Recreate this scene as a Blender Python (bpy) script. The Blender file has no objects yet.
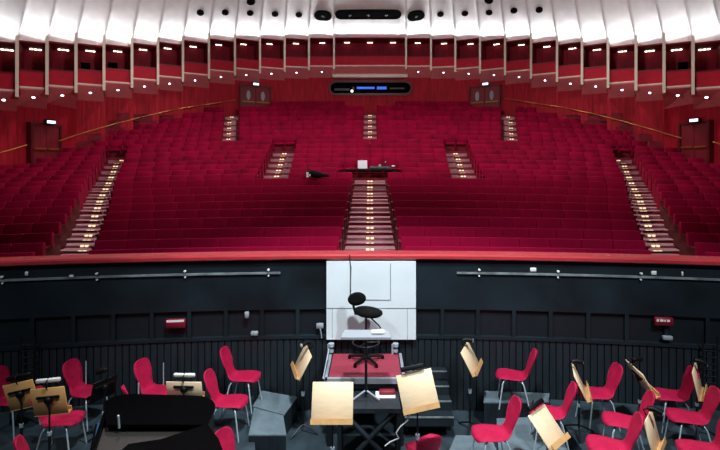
import bpy, bmesh, math, random
from mathutils import Vector, Matrix
random.seed(7)
S = bpy.context.scene
COL = S.collection
PI = math.pi

# ------------------------------------------------------------------ camera frame
F, CX, HY, EYE = 450.0, 370.0, 162.0, 4.43      # focal length in px, axis column, horizon row, eye height (m)

def at(px, py, d):
    return Vector(((px - CX) * d / F, d, EYE - (py - HY) * d / F))
def zat(py, d):
    return EYE - (py - HY) * d / F
def dat(py, z):
    return (EYE - z) * F / (py - HY)

# ------------------------------------------------------------------ materials
def lin(r, g, b):
    f = lambda c: (c / 255 / 12.92) if c / 255 <= .04045 else ((c / 255 + .055) / 1.055) ** 2.4
    return (f(r), f(g), f(b), 1)
MATS = {}
def mat(name, rgb, rough=.6, metal=0, spec=.5, noise=None, sheen=0, emit=0, emit_rgb=None, bump=0, coat=0, stretch=None):
    m = bpy.data.materials.new(name); m.use_nodes = True
    nt = m.node_tree; b = nt.nodes['Principled BSDF']
    c = lin(*rgb)
    b.inputs['Base Color'].default_value = c
    b.inputs['Roughness'].default_value = rough
    b.inputs['Metallic'].default_value = metal
    b.inputs['Specular IOR Level'].default_value = spec
    if sheen:
        b.inputs['Sheen Weight'].default_value = sheen
        b.inputs['Sheen Tint'].default_value = (min(1, c[0]*2+.25), c[1]+.08, c[2]+.12, 1)
        b.inputs['Sheen Roughness'].default_value = .4
    if coat: b.inputs['Coat Weight'].default_value = coat
    if emit:
        b.inputs['Emission Color'].default_value = lin(*(emit_rgb or rgb))
        b.inputs['Emission Strength'].default_value = emit
    if noise or bump:
        sc, amt = noise or (20, .1)
        tc = nt.nodes.new('ShaderNodeTexCoord'); mp = nt.nodes.new('ShaderNodeMapping')
        nt.links.new(tc.outputs['Object'], mp.inputs['Vector'])
        if stretch: mp.inputs['Scale'].default_value = stretch
        nz = nt.nodes.new('ShaderNodeTexNoise'); nz.inputs['Scale'].default_value = sc
        nz.inputs['Detail'].default_value = 5
        nt.links.new(mp.outputs['Vector'], nz.inputs['Vector'])
        mr = nt.nodes.new('ShaderNodeMapRange')
        mr.inputs[1].default_value = .3; mr.inputs[2].default_value = .7
        mr.inputs[3].default_value = 1 - amt; mr.inputs[4].default_value = 1 + amt
        nt.links.new(nz.outputs['Fac'], mr.inputs[0])
        mx = nt.nodes.new('ShaderNodeVectorMath'); mx.operation = 'SCALE'
        mx.inputs[0].default_value = c[:3]
        nt.links.new(mr.outputs[0], mx.inputs['Scale'])
        nt.links.new(mx.outputs[0], b.inputs['Base Color'])
        if bump:
            bp = nt.nodes.new('ShaderNodeBump'); bp.inputs['Strength'].default_value = bump
            nt.links.new(nz.outputs['Fac'], bp.inputs['Height'])
            nt.links.new(bp.outputs['Normal'], b.inputs['Normal'])
    MATS[name] = m
    return m
VELVET = mat('crimson_velvet', (131, 0, 43), .8, spec=.08, noise=(1.2, .3), sheen=.18)
SEATWOOD = mat('dark_red_seat_wood', (84, 8, 20), .45)
CHAIRFAB = mat('red_chair_fabric', (178, 10, 64), .7, spec=.3, noise=(14, .16), sheen=.25)
CHROME = mat('chrome', (190, 206, 216), .3, metal=.35)
STEEL = mat('dark_steel', (60, 62, 66), .4, metal=.9)
BLACK = mat('black_plastic', (9, 9, 11), .5, spec=.25)
BLACKCLOTH = mat('black_cloth', (8, 8, 10), .9, spec=.15)
PIANO = mat('piano_lacquer', (3, 3, 4), .3, spec=.02)
PLATE = mat('piano_plate', (46, 42, 40), .5, noise=(25, .25))
DESKWOOD = mat('plywood_desk', (240, 212, 174), .5, noise=(8, .05), stretch=(1, 9, 1))
DESKTAN = mat('tan_desk', (222, 168, 104), .55, noise=(8, .1), stretch=(1, 9, 1))
DESKWOOD_EDGE = mat('plywood_lip', (205, 160, 105), .5, noise=(12, .1))
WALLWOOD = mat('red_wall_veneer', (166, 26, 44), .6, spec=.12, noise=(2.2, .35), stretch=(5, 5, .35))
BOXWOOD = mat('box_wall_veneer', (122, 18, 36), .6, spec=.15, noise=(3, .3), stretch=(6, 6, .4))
PARAPET = mat('parapet_red', (180, 30, 52), .6, spec=.15, noise=(3, .12))
CAPRED = mat('dark_red_cap', (90, 12, 24), .4)
SOFFIT = mat('soffit_brown_red', (222, 124, 128), .7, spec=.15, noise=(2, .08))  # bounce light from the seats put into the colour, paler than the walls
CREAM = mat('cream_paint', (226, 214, 196), .6)
WHITE = mat('white_plaster', (232, 230, 230), .8, noise=(2.5, .05))
RAIL = mat('rail_lacquered_red', (182, 52, 60), .3, noise=(6, .15), stretch=(.4, 3, 3), coat=.4)
PITBLACK = mat('pit_black_paint', (20, 30, 37), .45, noise=(1.1, .6), bump=.05)
PITFRAME = mat('pit_frame_black', (17, 24, 31), .5, noise=(3, .2))
PITPLANK = mat('pit_plank_black', (25, 34, 41), .55, noise=(4, .3), stretch=(6, 6, .5))
PITGAP = mat('pit_gap', (6, 8, 11), .9)
PITFLOOR = mat('pit_floor_grey', (46, 60, 68), .6, noise=(5, .35))
RISERTOP = mat('riser_grey', (104, 120, 128), .6, noise=(5, .22))
CARPET = mat('aisle_carpet', (172, 122, 130), .9, noise=(12, .15))
TIER = mat('tier_carpet', (120, 16, 36), .9, noise=(5, .15))
REDCARPET = mat('podium_carpet', (158, 52, 72), .9, noise=(40, .15))
PANELWHITE = mat('white_panel', (226, 234, 238), .5, noise=(1.5, .05))
GREYLINE = mat('grey_batten', (120, 128, 132), .5, noise=(4, .5))
GREYBOX = mat('grey_device', (150, 156, 164), .5)
SIGNRED = mat('sign_red', (132, 14, 38), .5)
PAPER = mat('paper', (235, 235, 230), .7)
LAMP = mat('warm_lamp', (255, 240, 225), emit=4, emit_rgb=(255, 238, 220))
STEPLAMP = mat('step_lamp', (255, 225, 170), emit=1.15, emit_rgb=(255, 232, 185))
DOWN = mat('cool_downlight', (235, 225, 255), emit=7, emit_rgb=(232, 222, 255))
EXITLIT = mat('exit_light', (225, 235, 255), emit=2.2, emit_rgb=(220, 232, 255))
HOLE = mat('opening_shade_black', (3, 3, 4), .95, spec=.05)  # near-black stands in for the unlit depth of openings
GLASS = mat('booth_glass', (8, 9, 14), .08, spec=.2)
SCREENBLUE = mat('blue_screen', (40, 80, 200), emit=.9, emit_rgb=(60, 110, 235))
SCREENGREY = mat('grey_screen', (222, 228, 234), .5)
GOLD = mat('brass', (190, 130, 70), .35, metal=.8)
DOORWOOD = mat('door_veneer', (120, 22, 34), .45, noise=(3, .3), stretch=(6, 6, .4))
BOOKLET = mat('booklet_cover', (70, 110, 160), .6, noise=(9, .9))
CABLEWHITE = mat('cable_white', (210, 210, 205), .5)

# ------------------------------------------------------------------ mesh collector
class MB:
    def __init__(s): s.v = []; s.f = []; s.smooth = []
    def add(s, vs, fs, smooth=False):
        o = len(s.v); s.v += [tuple(v) for v in vs]
        s.f += [tuple(i + o for i in f) for f in fs]; s.smooth += [smooth] * len(fs)
    def hexa(s, p):      # 8 corners, bottom 4 ccw, top 4
        s.add(p, [(3, 2, 1, 0), (4, 5, 6, 7), (0, 1, 5, 4), (1, 2, 6, 5), (2, 3, 7, 6), (3, 0, 4, 7)])
    def box(s, x0, x1, y0, y1, z0, z1, M=None):
        p = [Vector(q) for q in ((x0, y0, z0), (x1, y0, z0), (x1, y1, z0), (x0, y1, z0), (x0, y0, z1), (x1, y0, z1), (x1, y1, z1), (x0, y1, z1))]
        if M: p = [M @ q for q in p]
        s.hexa(p)
    def bevel_box(s, x0, x1, y0, y1, z0, z1, r=.03, seg=2, M=None):
        bm = bmesh.new(); bmesh.ops.create_cube(bm, size=1)
        for v in bm.verts:
            v.co = Vector(((x0+x1)/2 + v.co.x*(x1-x0), (y0+y1)/2 + v.co.y*(y1-y0), (z0+z1)/2 + v.co.z*(z1-z0)))
        bmesh.ops.bevel(bm, geom=bm.edges[:], offset=r, segments=seg, affect='EDGES', profile=.5)
        bm.verts.index_update()
        vs = [(M @ v.co) if M else v.co.copy() for v in bm.verts]
        s.add(vs, [[v.index for v in f.verts] for f in bm.faces], True); bm.free()
    def prism(s, poly, z0, z1, M=None):   # poly in xy, ccw
        n = len(poly)
        p = [Vector((x, y, z0)) for x, y in poly] + [Vector((x, y, z1)) for x, y in poly]
        if M: p = [M @ q for q in p]
        s.add(p, [tuple(range(n-1, -1, -1)), tuple(range(n, 2*n))] + [(i, (i+1) % n, n+(i+1) % n, n+i) for i in range(n)])
    def tube(s, pts, r, n=8, cap=True):
        pts = [Vector(p) for p in pts]; rings = []
        rs = r if isinstance(r, (list, tuple)) else [r]*len(pts)
        up = None
        for i, p in enumerate(pts):
            t = (pts[min(i+1, len(pts)-1)] - pts[max(i-1, 0)]).normalized()
            if up is None:
                up = Vector((0, 0, 1)) if abs(t.z) < .9 else Vector((1, 0, 0))
            a = t.cross(up).normalized(); up = a.cross(t).normalized()
            rings.append([p + a*math.cos(2*PI*k/n)*rs[i] + up*math.sin(2*PI*k/n)*rs[i] for k in range(n)])
        vs = [q for r_ in rings for q in r_]; fs = []
        for i in range(len(pts)-1):
            for k in range(n):
                fs.append((i*n+k, i*n+(k+1) % n, (i+1)*n+(k+1) % n, (i+1)*n+k))
        s.add(vs, fs, True)
        if cap: s.add(rings[0], [tuple(range(n-1, -1, -1))]); s.add(rings[-1], [tuple(range(n))])
    def lathe(s, prof, n=16, M=None):    # prof: (r, z)
        vs = []; fs = []
        for r, z in prof:
            for k in range(n):
                q = Vector((r*math.cos(2*PI*k/n), r*math.sin(2*PI*k/n), z)); vs.append(M @ q if M else q)
        for i in range(len(prof)-1):
            for k in range(n): fs.append((i*n+k, i*n+(k+1) % n, (i+1)*n+(k+1) % n, (i+1)*n+k))
        s.add(vs, fs, True)
        s.add(vs[:n], [tuple(range(n-1, -1, -1))]); s.add(vs[-n:], [tuple(range(n))])
    def grid(s, rows, smooth=True, closed=False):
        n = len(rows[0]); fs = []
        for i in range(len(rows)-1):
            for k in range(n if closed else n-1):
                fs.append((i*n+k, i*n+(k+1) % n, (i+1)*n+(k+1) % n, (i+1)*n+k))
        s.add([q for r in rows for q in r], fs, smooth)
    def mesh(s, name, m):
        me = bpy.data.meshes.new(name); me.from_pydata(s.v, [], s.f)
        me.polygons.foreach_set('use_smooth', s.smooth)
        me.materials.append(m); me.update(); return me
    def build(s, name, m, parent=None, loc=None):
        o = bpy.data.objects.new(name, s.mesh(name, m)); COL.objects.link(o)
        if loc is not None: o.location = loc
        if parent: o.parent = parent
        return o
def tag(o, label, cat, group=None, kind=None):
    if label: o['label'] = label
    if cat: o['category'] = cat
    if group: o['group'] = group
    if kind: o['kind'] = kind
    return o
def empty(name, loc, rz=0):
    o = bpy.data.objects.new(name, None); COL.objects.link(o); o.location = loc; o.rotation_euler = (0, 0, rz)
    o.empty_display_size = .1
    return o
def copy_tree(o, parent=None):
    c = o.copy(); COL.objects.link(c)
    if parent: c.parent = parent
    for ch in list(o.children): copy_tree(ch, c)
    return c
ORD = 'first second third fourth fifth sixth seventh eighth ninth tenth eleventh twelfth thirteenth fourteenth fifteenth sixteenth seventeenth eighteenth nineteenth twentieth'.split()

# ================================================================== HALL SHELL
# plan of the front of the box tier, one corner per dividing fin (photo column -> distance), left half
DIV = [(-14, 17.3, 39), (17, 18.3, 39), (47, 19.5, 40), (76, 21.6, 42), (104, 23.7, 43), (132, 25.2, 41.7), (158, 26.6, 40.7), (183, 28.0, 39.0),
       (209, 29.7, 37.4), (235, 31.3, 37), (260, 32.3, 37), (284.7, 33.0, 37), (309, 33.4, 37), (334, 33.5, 37)]
def pdir(px): return Vector(((px - CX)/F, 1.0))
NB = 2*len(DIV) - 1                                # 27 bays; the wide one in the middle is bay 13
CEN = NB // 2
BA, BB, ztop = [None]*NB, [None]*NB, [0]*NB        # each box faces the stage, so the plan is a saw-tooth
for k in range(CEN):
    px, d, y = DIV[k]; px2, d2, y2 = DIV[k+1]
    BA[k] = pdir(px)*d; BB[k] = pdir(px2)*min(d2, d*1.028)
    ztop[k] = ztop[NB-1-k] = zat(y + .7, d)
    BA[NB-1-k] = Vector((-BB[k].x, BB[k].y)); BB[NB-1-k] = Vector((-BA[k].x, BA[k].y))
BA[CEN] = pdir(DIV[-1][0])*DIV[-1][1]; BB[CEN] = Vector((-BA[CEN].x, BA[CEN].y)); ztop[CEN] = zat(37.4, 33.5)
def bh(j): return 1.95 + .21*min(1, min(j, NB-1-j)/9)
FOC = Vector((0, 9))
def outn(j):
    c = (BB[j] - BA[j]).normalized(); return Vector((-c.y, c.x))
def bayM(j):      # local x along chord, y outward, z up
    a, b = BA[j], BB[j]; c = (b-a).normalized(); n = outn(j)
    return Matrix(((c.x, n.x, 0, a.x), (c.y, n.y, 0, a.y), (0, 0, 1, 0), (0, 0, 0, 1))), (b-a).length
def push(p, o): return p + p.normalized()*o
WOFF = 1.0
WA = [push(p, WOFF) for p in BA]; WB = [push(p, WOFF) for p in BB]
for k in range(3):
    WB[k] = WA[k+1].copy(); WA[NB-1-k] = Vector((-WB[k].x, WB[k].y))
wallpts = [q for j in range(NB) for q in (WA[j], WB[j])]
ext = [Vector((wallpts[0].x - .5, 13.0)), Vector((wallpts[0].x - .8, 8.5))]
def rwall(px):   # distance to the wall along the ray through photo column px
    d = Vector(((px - CX) / F, 1)); best = None
    pts = [ext[1], ext[0]] + wallpts + [Vector((-ext[0].x, ext[0].y)), Vector((-ext[1].x, ext[1].y))]
    for a, b in zip(pts, pts[1:]):
        e = b - a; den = d.x*e.y - d.y*e.x
        if abs(den) < 1e-9: continue
        t = (a.x*e.y - a.y*e.x)/den; u = (a.x*d.y - a.y*d.x)/den
        if -1e-6 <= u <= 1 + 1e-6 and t > 0 and (best is None or t < best): best = t
    return best or 12.0

def wall_run(name, js, label):
    mb = MB()
    for j in js:
        M, w = bayM(j); zb = ztop[j] - bh(j); i0 = M.inverted()
        a = i0 @ Vector((*WA[j], 0)); b = i0 @ Vector((*WB[j], 0))
        mb.hexa([M @ Vector(q) for q in ((a.x, a.y, .6), (b.x, b.y, .6), (b.x, b.y+.15, .6), (a.x, a.y+.15, .6),
                                        (a.x, a.y, zb-.5), (b.x, b.y, zb-.5), (b.x, b.y+.15, zb-.5), (a.x, a.y+.15, zb-.5))])
        for p, q in (((WB[j], WA[j+1]),) if j+1 < NB else ()):      # return between neighbouring panels
            if (q-p).length < .02: continue
            e = (q-p).normalized(); n = Vector((e.y, -e.x))*.06; zt = min(ztop[j]-bh(j), ztop[j+1]-bh(j+1)) - .45
            mb.hexa([Vector((*v, z)) for z in (.6, zt) for v in (p-n, p+n, q+n, q-n)])
    o = mb.build(name, WALLWOOD)
    tag(o, label, 'wall', kind='structure')
wall_run('wall_left', range(0, 9), 'red veneered wall panels below the boxes on the left side')
wall_run('wall_back', range(9, 18), 'red veneered rear wall below the boxes')
wall_run('wall_right', range(18, NB), 'red veneered wall panels below the boxes on the right side')
for sgn, nm in ((-1, 'wall_front_left'), (1, 'wall_front_right')):
    mb = MB()
    pts = [wallpts[0], ext[0], ext[1]]
    for a, b in zip(pts, pts[1:]):
        q = [Vector((-sgn*p.x, p.y)) for p in (a, b)]
        e = Vector((sgn*.15, 0))
        mb.hexa([Vector((*p, z)) for z in (.6, 17) for p in (q[0], q[1], q[1]+e, q[0]+e)])
    tag(mb.build(nm, WALLWOOD), 'red veneered side wall beside the front rows', 'wall', kind='structure')

# ---- ceiling: white scalloped bays rising from the box tops towards the middle of the hall
ZC = 19.0
def ceil_pt(j, v, t):
    a2, b2 = push(BA[j], .62), push(BB[j], .62)
    p = a2.lerp(b2, v)
    L = (p - FOC).length
    q = p.lerp(FOC, t)
    zb = ztop[j] + .06
    H = ZC - zb
    z = zb + H * (1 - (1 - t)**3.0)
    A = .42 if j != CEN else .07
    z += A * math.sin(PI * v)**.8 * min(1, t/.03) * (1-t)**1.5
    return Vector((q.x, q.y, z))
TS = [0, .006, .014, .025, .04, .06, .085, .12, .16, .21, .27, .35, .45, .58, .72, .86]
mb = MB()
rows = []
for t in TS:
    r = []
    for j in range(NB):
        for k in range(9): r.append(ceil_pt(j, k/8, t))
    rows.append(r)
mb.grid(rows, True)
ceil = mb.build('ceiling', WHITE)
tag(ceil, 'white scalloped plaster ceiling rising above the boxes', 'ceiling', kind='structure')

# cove lamps standing in the trough on top of each box
for j in range(NB):
    M, w = bayM(j)
    L = bpy.data.lights.new('cove_lamp', 'AREA'); L.shape = 'RECTANGLE'; L.size = w*.86; L.size_y = .22
    L.energy = 38 * w/1.8 * (1.0 if j != CEN else .95); L.color = (.93, .97, 1)
    o = bpy.data.objects.new('cove_lamp', L); COL.objects.link(o)
    p = M @ Vector((w/2, .1, ztop[j] + .10))
    o.location = p
    d = (ceil_pt(j, .5, .09) - p).normalized()
    o.rotation_euler = (-d).to_track_quat('Z', 'Y').to_euler()
    cx = M.to_3x3() @ Vector((1, 0, 0))
    zax = -d; yax = zax.cross(cx).normalized(); xax = yax.cross(zax).normalized()
    R = Matrix((xax, yax, zax)).transposed()
    o.rotation_euler = R.to_euler()

# ---- boxes
for j in range(NB - 1):
    M, w = bayM(j); zt = ztop[j]; zb = zt - bh(j)
    side = 'left' if j < CEN else 'right'; n = abs(j - CEN)
    if n == 0: lab = 'wide central theatre box with three lamp clusters above the control booth'
    elif n == 13: lab = 'outermost red theatre box cut by the frame at left edge'
    else: lab = '%s red theatre box %s of the wide central box' % (ORD[n-1], side)
    root = empty('theatre_box', M @ Vector((w/2, 0, zb)))
    tag(root, lab, 'theatre box', 'theatre boxes along the curved tier')
    L = M.copy(); Wi = Matrix.Translation(-root.location)
    T = Wi @ L
    fl = MB(); fl.box(0, w, -.02, 1.0, zb+.03, zb+.1, T); fl.build('floor_slab', CREAM, root)
    so = MB()
    i0 = M.inverted(); a = i0 @ Vector((*WA[j], 0)); b = i0 @ Vector((*WB[j], 0))
    so.hexa([T @ Vector(q) for q in ((0, 0, zb-.02), (w, 0, zb-.02), (b.x, b.y, zb-.62), (a.x, a.y, zb-.62), (0, 0, zb+.03), (w, 0, zb+.03), (b.x, b.y, zb+.03), (a.x, a.y, zb+.03))])
    so.build('soffit', SOFFIT, root)
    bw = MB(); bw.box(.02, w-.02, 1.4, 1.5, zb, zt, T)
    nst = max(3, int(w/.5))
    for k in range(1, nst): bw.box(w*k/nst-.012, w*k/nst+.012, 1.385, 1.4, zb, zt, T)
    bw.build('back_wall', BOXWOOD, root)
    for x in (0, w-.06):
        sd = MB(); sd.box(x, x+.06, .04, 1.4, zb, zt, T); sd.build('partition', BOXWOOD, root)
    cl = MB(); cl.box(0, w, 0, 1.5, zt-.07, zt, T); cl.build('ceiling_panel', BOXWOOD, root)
    pp = MB(); pp.box(.03, w-.03, .0, .08, zb+.1, zb+.74, T); pp.build('parapet', PARAPET, root)
    pc = MB(); pc.box(.03, w-.03, -.03, .13, zb+.74, zb+.79, T); pc.build('parapet_cap', CAPRED, root)
    for e in ((0,) if j < CEN else (1,) if j > CEN else (0, 1)):
        P = (BA, BB)[e][j]; jn = j - 1 if e == 0 else j + 1
        Q = (BB, BA)[e][jn] if 0 <= jn < NB else P
        u = P.normalized(); n_ = Vector((u.y, -u.x))*(.026+.0013*P.length)
        p0 = u*(min(P.length, Q.length) - .2); p1 = u*(P.length + .45)
        fm = MB(); zz = min(zb, ztop[jn]-bh(jn) if 0 <= jn < NB else zb) - .2
        fm.hexa([Wi @ Vector((*v, z)) for z in (zz, zt-.01) for v in (p0-n_, p0+n_, p1+n_, p1-n_)]); fm.build('divider_fin', CREAM, root)
    for c in ((w/2,) if n else (w*.17, w/2, w*.83)):
        lm = MB()
        for dx in (-.15, 0, .15):
            lm.lathe([(.062, zt-.11), (.062, zt-.071)], 12, T @ Matrix.Translation((c+dx, 1.15, 0)))
        lm.build('lamp_cluster', LAMP, root)
    if n and j in (3, 4, 24):
        nk = MB(); f0 = .14 if j < CEN else .56; nk.box(w*f0, w*(f0+.36), 1.36, 1.384, zb+.84, zb+1.36, T); nk.build('opening_shade_panel', HOLE, root)  # flat panel on the back wall, shade inside an opening painted as black
    if n == 0:
        nk = MB(); nk.box(w/2-.32, w/2+.32, 1.36, 1.384, zb+.1, zb+1.5, T); nk.build('rear_door', BOXWOOD, root)
    # downlight recessed in the soffit
    if n:
        sl = -.60/1.0
        dl = empty('downlight', M @ Vector((w/2, .42, zb-.02+sl*.42)))
        tag(dl, 'small cool downlight under the %s box %s of the central box' % (ORD[n-1], side), 'ceiling light', 'downlights under the box tier')
        R = (M.to_3x3() @ Matrix.Rotation(math.atan(sl), 3, 'X')).to_4x4()
        r_ = MB(); r_.lathe([(.075, -.02), (.075, .01)], 14, R); r_.build('trim_ring', CREAM, dl)
        l_ = MB(); l_.lathe([(.055, -.03), (.06, -.021)], 14, R); l_.build('lens', DOWN, dl)

# shelf-like lip under the central box
mb = MB(); M, w = bayM(CEN); zb = ztop[CEN] - bh(CEN)
mb.bevel_box(-.15, w+.15, .2, .75, zb-.78, zb-.5, .04, 2, M)
tag(mb.build('ledge', CREAM), 'beige ledge under the wide central box over the control booth', 'ledge')

# ---- spotlight openings in the ceiling
def find_ceil(px, py):
    best = None
    for j in range(6, 21):
        for a in range(0, 41):
            for b in range(1, 120):
                q = ceil_pt(j, a/40, b*.0018)
                e = (CX + q.x*F/q.y - px)**2 + (HY - (q.z-EYE)*F/q.y - py)**2
                if best is None or e < best[0]: best = (e, j, a/40, b*.0018)
    return best[1:]
def opening(px, py, wd, ht, lab):
    j, v, t = find_ceil(px, py)
    p = ceil_pt(j, v, t)
    tu = (ceil_pt(j, min(1, v+.03), t) - ceil_pt(j, max(0, v-.03), t)).normalized()
    tv = (ceil_pt(j, v, t+.01) - ceil_pt(j, v, t-.005)).normalized()
    nn = tu.cross(tv).normalized()
    if nn.dot(Vector((0, 5, 4)) - p) < 0: nn = -nn
    tv = nn.cross(tu).normalized()
    W, H = wd*p.y/F, ht*p.y/F
    Hh = H / max(.35, abs(tv.z) + .15)
    R = Matrix(((tu.x, tv.x, nn.x, 0), (tu.y, tv.y, nn.y, 0), (tu.z, tv.z, nn.z, 0), (0, 0, 0, 1)))
    rr = min(W, Hh)/2; poly = []
    for s in (1, -1):
        for k in range(11):
            an = -PI/2 + PI*k/10 if s > 0 else PI/2 + PI*k/10
            poly.append((s*(W/2-rr) + rr*math.cos(an), rr*math.sin(an)))
    root = empty('spotlight_opening', p + nn*(.06 if wd < 10 else .2 if wd < 30 else .1))
    tag(root, lab, 'ceiling opening', 'dark openings in the white ceiling')
    a = MB(); a.prism(poly, -.3, .0, R); a.build('shade_plug', HOLE, root)  # solid plug at the ceiling surface, darkness of the opening put into its colour
    rim = MB(); n = len(poly); rows = []
    for sc, z in ((1.0, .004), (1.0, .02), (1.0+.05/rr, .02), (1.0+.05/rr, -.12)):
        rows.append([R @ Vector((x + (sc-1)*rr*(x - max(-(W/2-rr), min(W/2-rr, x)))/rr, y*sc, z)) for x, y in poly])
    rim.grid(rows, False, True); rim.build('rim', HOLE, root)
    if wd > 10:
        sp = MB(); 
        for k in range(max(1, int(W/1.4))):
            x = (k+.5)/max(1, int(W/1.4))*(W-2*rr) - (W/2-rr)
            sp.lathe([(.09, .0), (.11, .03), (.06, .035)], 12, R @ Matrix.Translation((x, 0, 0)))
        sp.build('spotlight', STEEL, root)
opening(369, 13.5, 65, 6.5, 'long black slot in white ceiling above the central box')
opening(323, 14, 16, 6.5, 'short black slot left of the long ceiling slot')
opening(416, 14, 16, 6.5, 'short black slot right of the long ceiling slot')
for k, (x, y) in enumerate(((299, 14.5), (275, 13.6), (250, 12.7), (225, 12), (200, 12.5))):
    opening(x, y, 5.2, 4.2, '%s small round ceiling opening outward from left short slot' % ORD[k])
for k, (x, y) in enumerate(((440.5, 14), (465, 13), (489, 12), (514, 10), (539.5, 9.5))):
    opening(x, y, 5.2, 4.2, '%s small round ceiling opening outward from right short slot' % ORD[k])
opening(251, 1.0, 7, 4.5, 'black ceiling opening at the top edge, upper row, left')
opening(489, 0.2, 7, 4.0, 'black ceiling opening at the top edge, upper row, right')

# ================================================================== SEATING BOWL
YROW = [246, 236.5, 226.6, 216, 207.6, 199.8, 192.4, 185, 177.5, 172.3, 167.3, 162.4, 157.6, 152.8, 148, 143.3, 138.8, 134, 129.5, 125, 120.3, 115.5, 110.5, 105.5, 101]
NR = len(YROW); PITCH = .95; D0 = 8.85; KC = .0135
def rowD(i, X): return D0 + PITCH*i - KC*X*X
def rowC(i):
    return 5.2e-5 + (1.0e-4-5.2e-5)*min(1, i/16) if i <= 16 else 1.0e-4 - 4e-5*(i-16)/8
def rowZ(i, X):      # top of the seat backs
    d = rowD(i, X); x = X*F/d
    return EYE - (YROW[i] + rowC(i)*x*x - HY)*d/F
SEATH = .92
def floorZ(i, X): return rowZ(i, X) - SEATH
def inside(i, X, m=.4):
    d = rowD(i, X); px = CX + X*F/d
    return d < rwall(px) - m and abs(X) < 15.6

# tiers
mb = MB()
XS = [-15.6 + .6*k for k in range(53)]
prof = []
for i in range(NR):
    for off in (-.62, .33): prof.append((i, off))
rows = []
rows.append([Vector((X, rowD(0, X) - 1.15 + (.0), floorZ(0, X)-.0)) for X in XS])
for i, off in prof:
    r = []
    for X in XS:
        r.append(Vector((X, rowD(i, X) + off, floorZ(i, X))))
    rows.append(r)
rows.append([Vector((X, rowD(NR-1, X) + 2.6, floorZ(NR-1, X))) for X in XS])
# clip columns beyond the wall: pull points back to the wall
for r in rows:
    for q in r:
        px = CX + q.x*F/max(q.y, 1)
        lim = rwall(px)
        if q.y > lim - .02:
            s = (lim - .02)/q.y; q.x *= s; q.y *= s
mb.grid(rows, False)
tag(mb.build('floor_tiers', TIER), 'stepped dark red carpeted floor under the rows of seats', 'floor', kind='structure')

# aisles: name -> (rows, inner edge and outer edge as functions of row)
def lerp(a, b, t): return a + (b-a)*t
def mid_c(i): return lerp(3.75, 4.5, (i-9)/7)
def side_c(i): return lerp(5.75, 10.05, i/10) if i <= 10 else lerp(10.05, 12.3, (i-10)/6)
AISLES = []
AISLES.append(('c', range(0, 12), lambda i: 0.0, lambda i: .67, 'wide carpeted centre aisle steps climbing to the mixing desk', 0))
for s, nm in ((-1, 'left'), (1, 'right')):
    AISLES.append((nm, range(0, 17), (lambda i, s=s: s*side_c(i)), lambda i: .46, '%s side aisle steps with small lit lamps between seat blocks' % nm, -s))
    AISLES.append(('mid'+nm, range(9, 17), (lambda i, s=s: s*mid_c(i)), lambda i: .62, 'short lit aisle steps in the middle seat block, %s of mixing desk' % nm, 0))
    AISLES.append(('top'+nm, range(17, 24), (lambda i, s=s: s*lerp(7.5, 9.05, (i-17)/6)), lambda i: .45, 'lit steps between rear seat blocks below the %s rear doors' % nm, 0))
AISLES.append(('topc', range(17, 24), lambda i: 0.0, lambda i: .42, 'lit steps in the rear seats below the control booth', 0))
def blocked(i, X, hw=.27):
    for nm, rg, cf, wf, lab, sd in AISLES:
        if i in rg and abs(X - cf(i)) < wf(i) + hw: return True
    if i in (9, 10) and abs(X) < 1.25: return True
    return False

for nm, rg, cf, wf, lab, sd in AISLES:
    i0 = rg[0]; X0 = cf(i0)
    root = empty('aisle_stairs', (X0, rowD(i0, X0)-.6, floorZ(i0, X0)))
    tag(root, lab, 'stairs')
    st = MB(); org = Vector(root.location); lights = []
    for i in rg:
        X = cf(i); w = wf(i) - .02; nx = cf(min(i+1, NR-1)) if i+1 in rg else cf(i)
        dz = floorZ(min(i+1, NR-1), nx) - floorZ(i, X)
        for h in (0, 1):
            Xc = lerp(X, nx, h*.5); d0 = rowD(i, Xc) - .60 + h*PITCH*.5
            z = floorZ(i, X) + dz*h*.5 + .02
            st.box(Xc-w-org.x, Xc+w-org.x, d0-org.y, d0+PITCH*.5-org.y, z-.22-org.z, z-org.z)
            lights.append((Xc + sd*(w-.2), d0, z))
    st.build('steps', CARPET, root)
    for x, d, z in lights:
        g = .055 + .0004*d
        for s in (-1, 1):
            lm = MB(); lm.box(s*g-.042, s*g+.042, -.012, .03, -.035, .012)
            lm.build('step_lamp', STEPLAMP, root, Vector((x, d, z)) - org)
    # nosing strips
    for i in rg:
        X = cf(i); w = wf(i)-.02; ns = MB()
        ns.box(X-w-org.x, X+w-org.x, rowD(i, X)-.62-org.y, rowD(i, X)-.598-org.y, floorZ(i, X)-.03-org.z, floorZ(i, X)+.024-org.z)
        ns.build('nosing', SEATWOOD, root)

# one theatre seat; origin on the floor under the backrest, faces -Y
TILT = Matrix.Translation((0, -.06, .36)) @ Matrix.Rotation(-.16, 4, 'X') @ Matrix.Translation((0, .0, -.36))
def m_back(mb, seg, M=None):
    T = TILT if M is None else M @ TILT
    mb.bevel_box(-.2845, .2845, -.03, .085, .34, .925, .016, seg, T)
def m_cush(mb, seg, M=None):
    mb.bevel_box(-.245, .245, -.47, -.05, .34, .47, .04, seg, M)
def m_arm(mb, s, M=None):
    mb.box(s*.272-.022, s*.272+.022, -.36, .02, .08, .60, M)
    mb.box(s*.272-.03, s*.272+.03, -.40, .0, .60, .64, M)
def make_seat():
    root = empty('theatre_chair', (0, 0, 0))
    a = MB(); m_back(a, 3); a.build('backrest', VELVET, root)
    a = MB(); m_cush(a, 3); a.build('seat_cushion', VELVET, root)
    for s in (-1, 1):
        a = MB(); m_arm(a, s); a.build('armrest', SEATWOOD, root)
    a = MB(); a.box(-.2, .2, -.30, -.06, 0, .34); a.build('pedestal', SEATWOOD, root)
    return root
SEATW = .57
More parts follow.
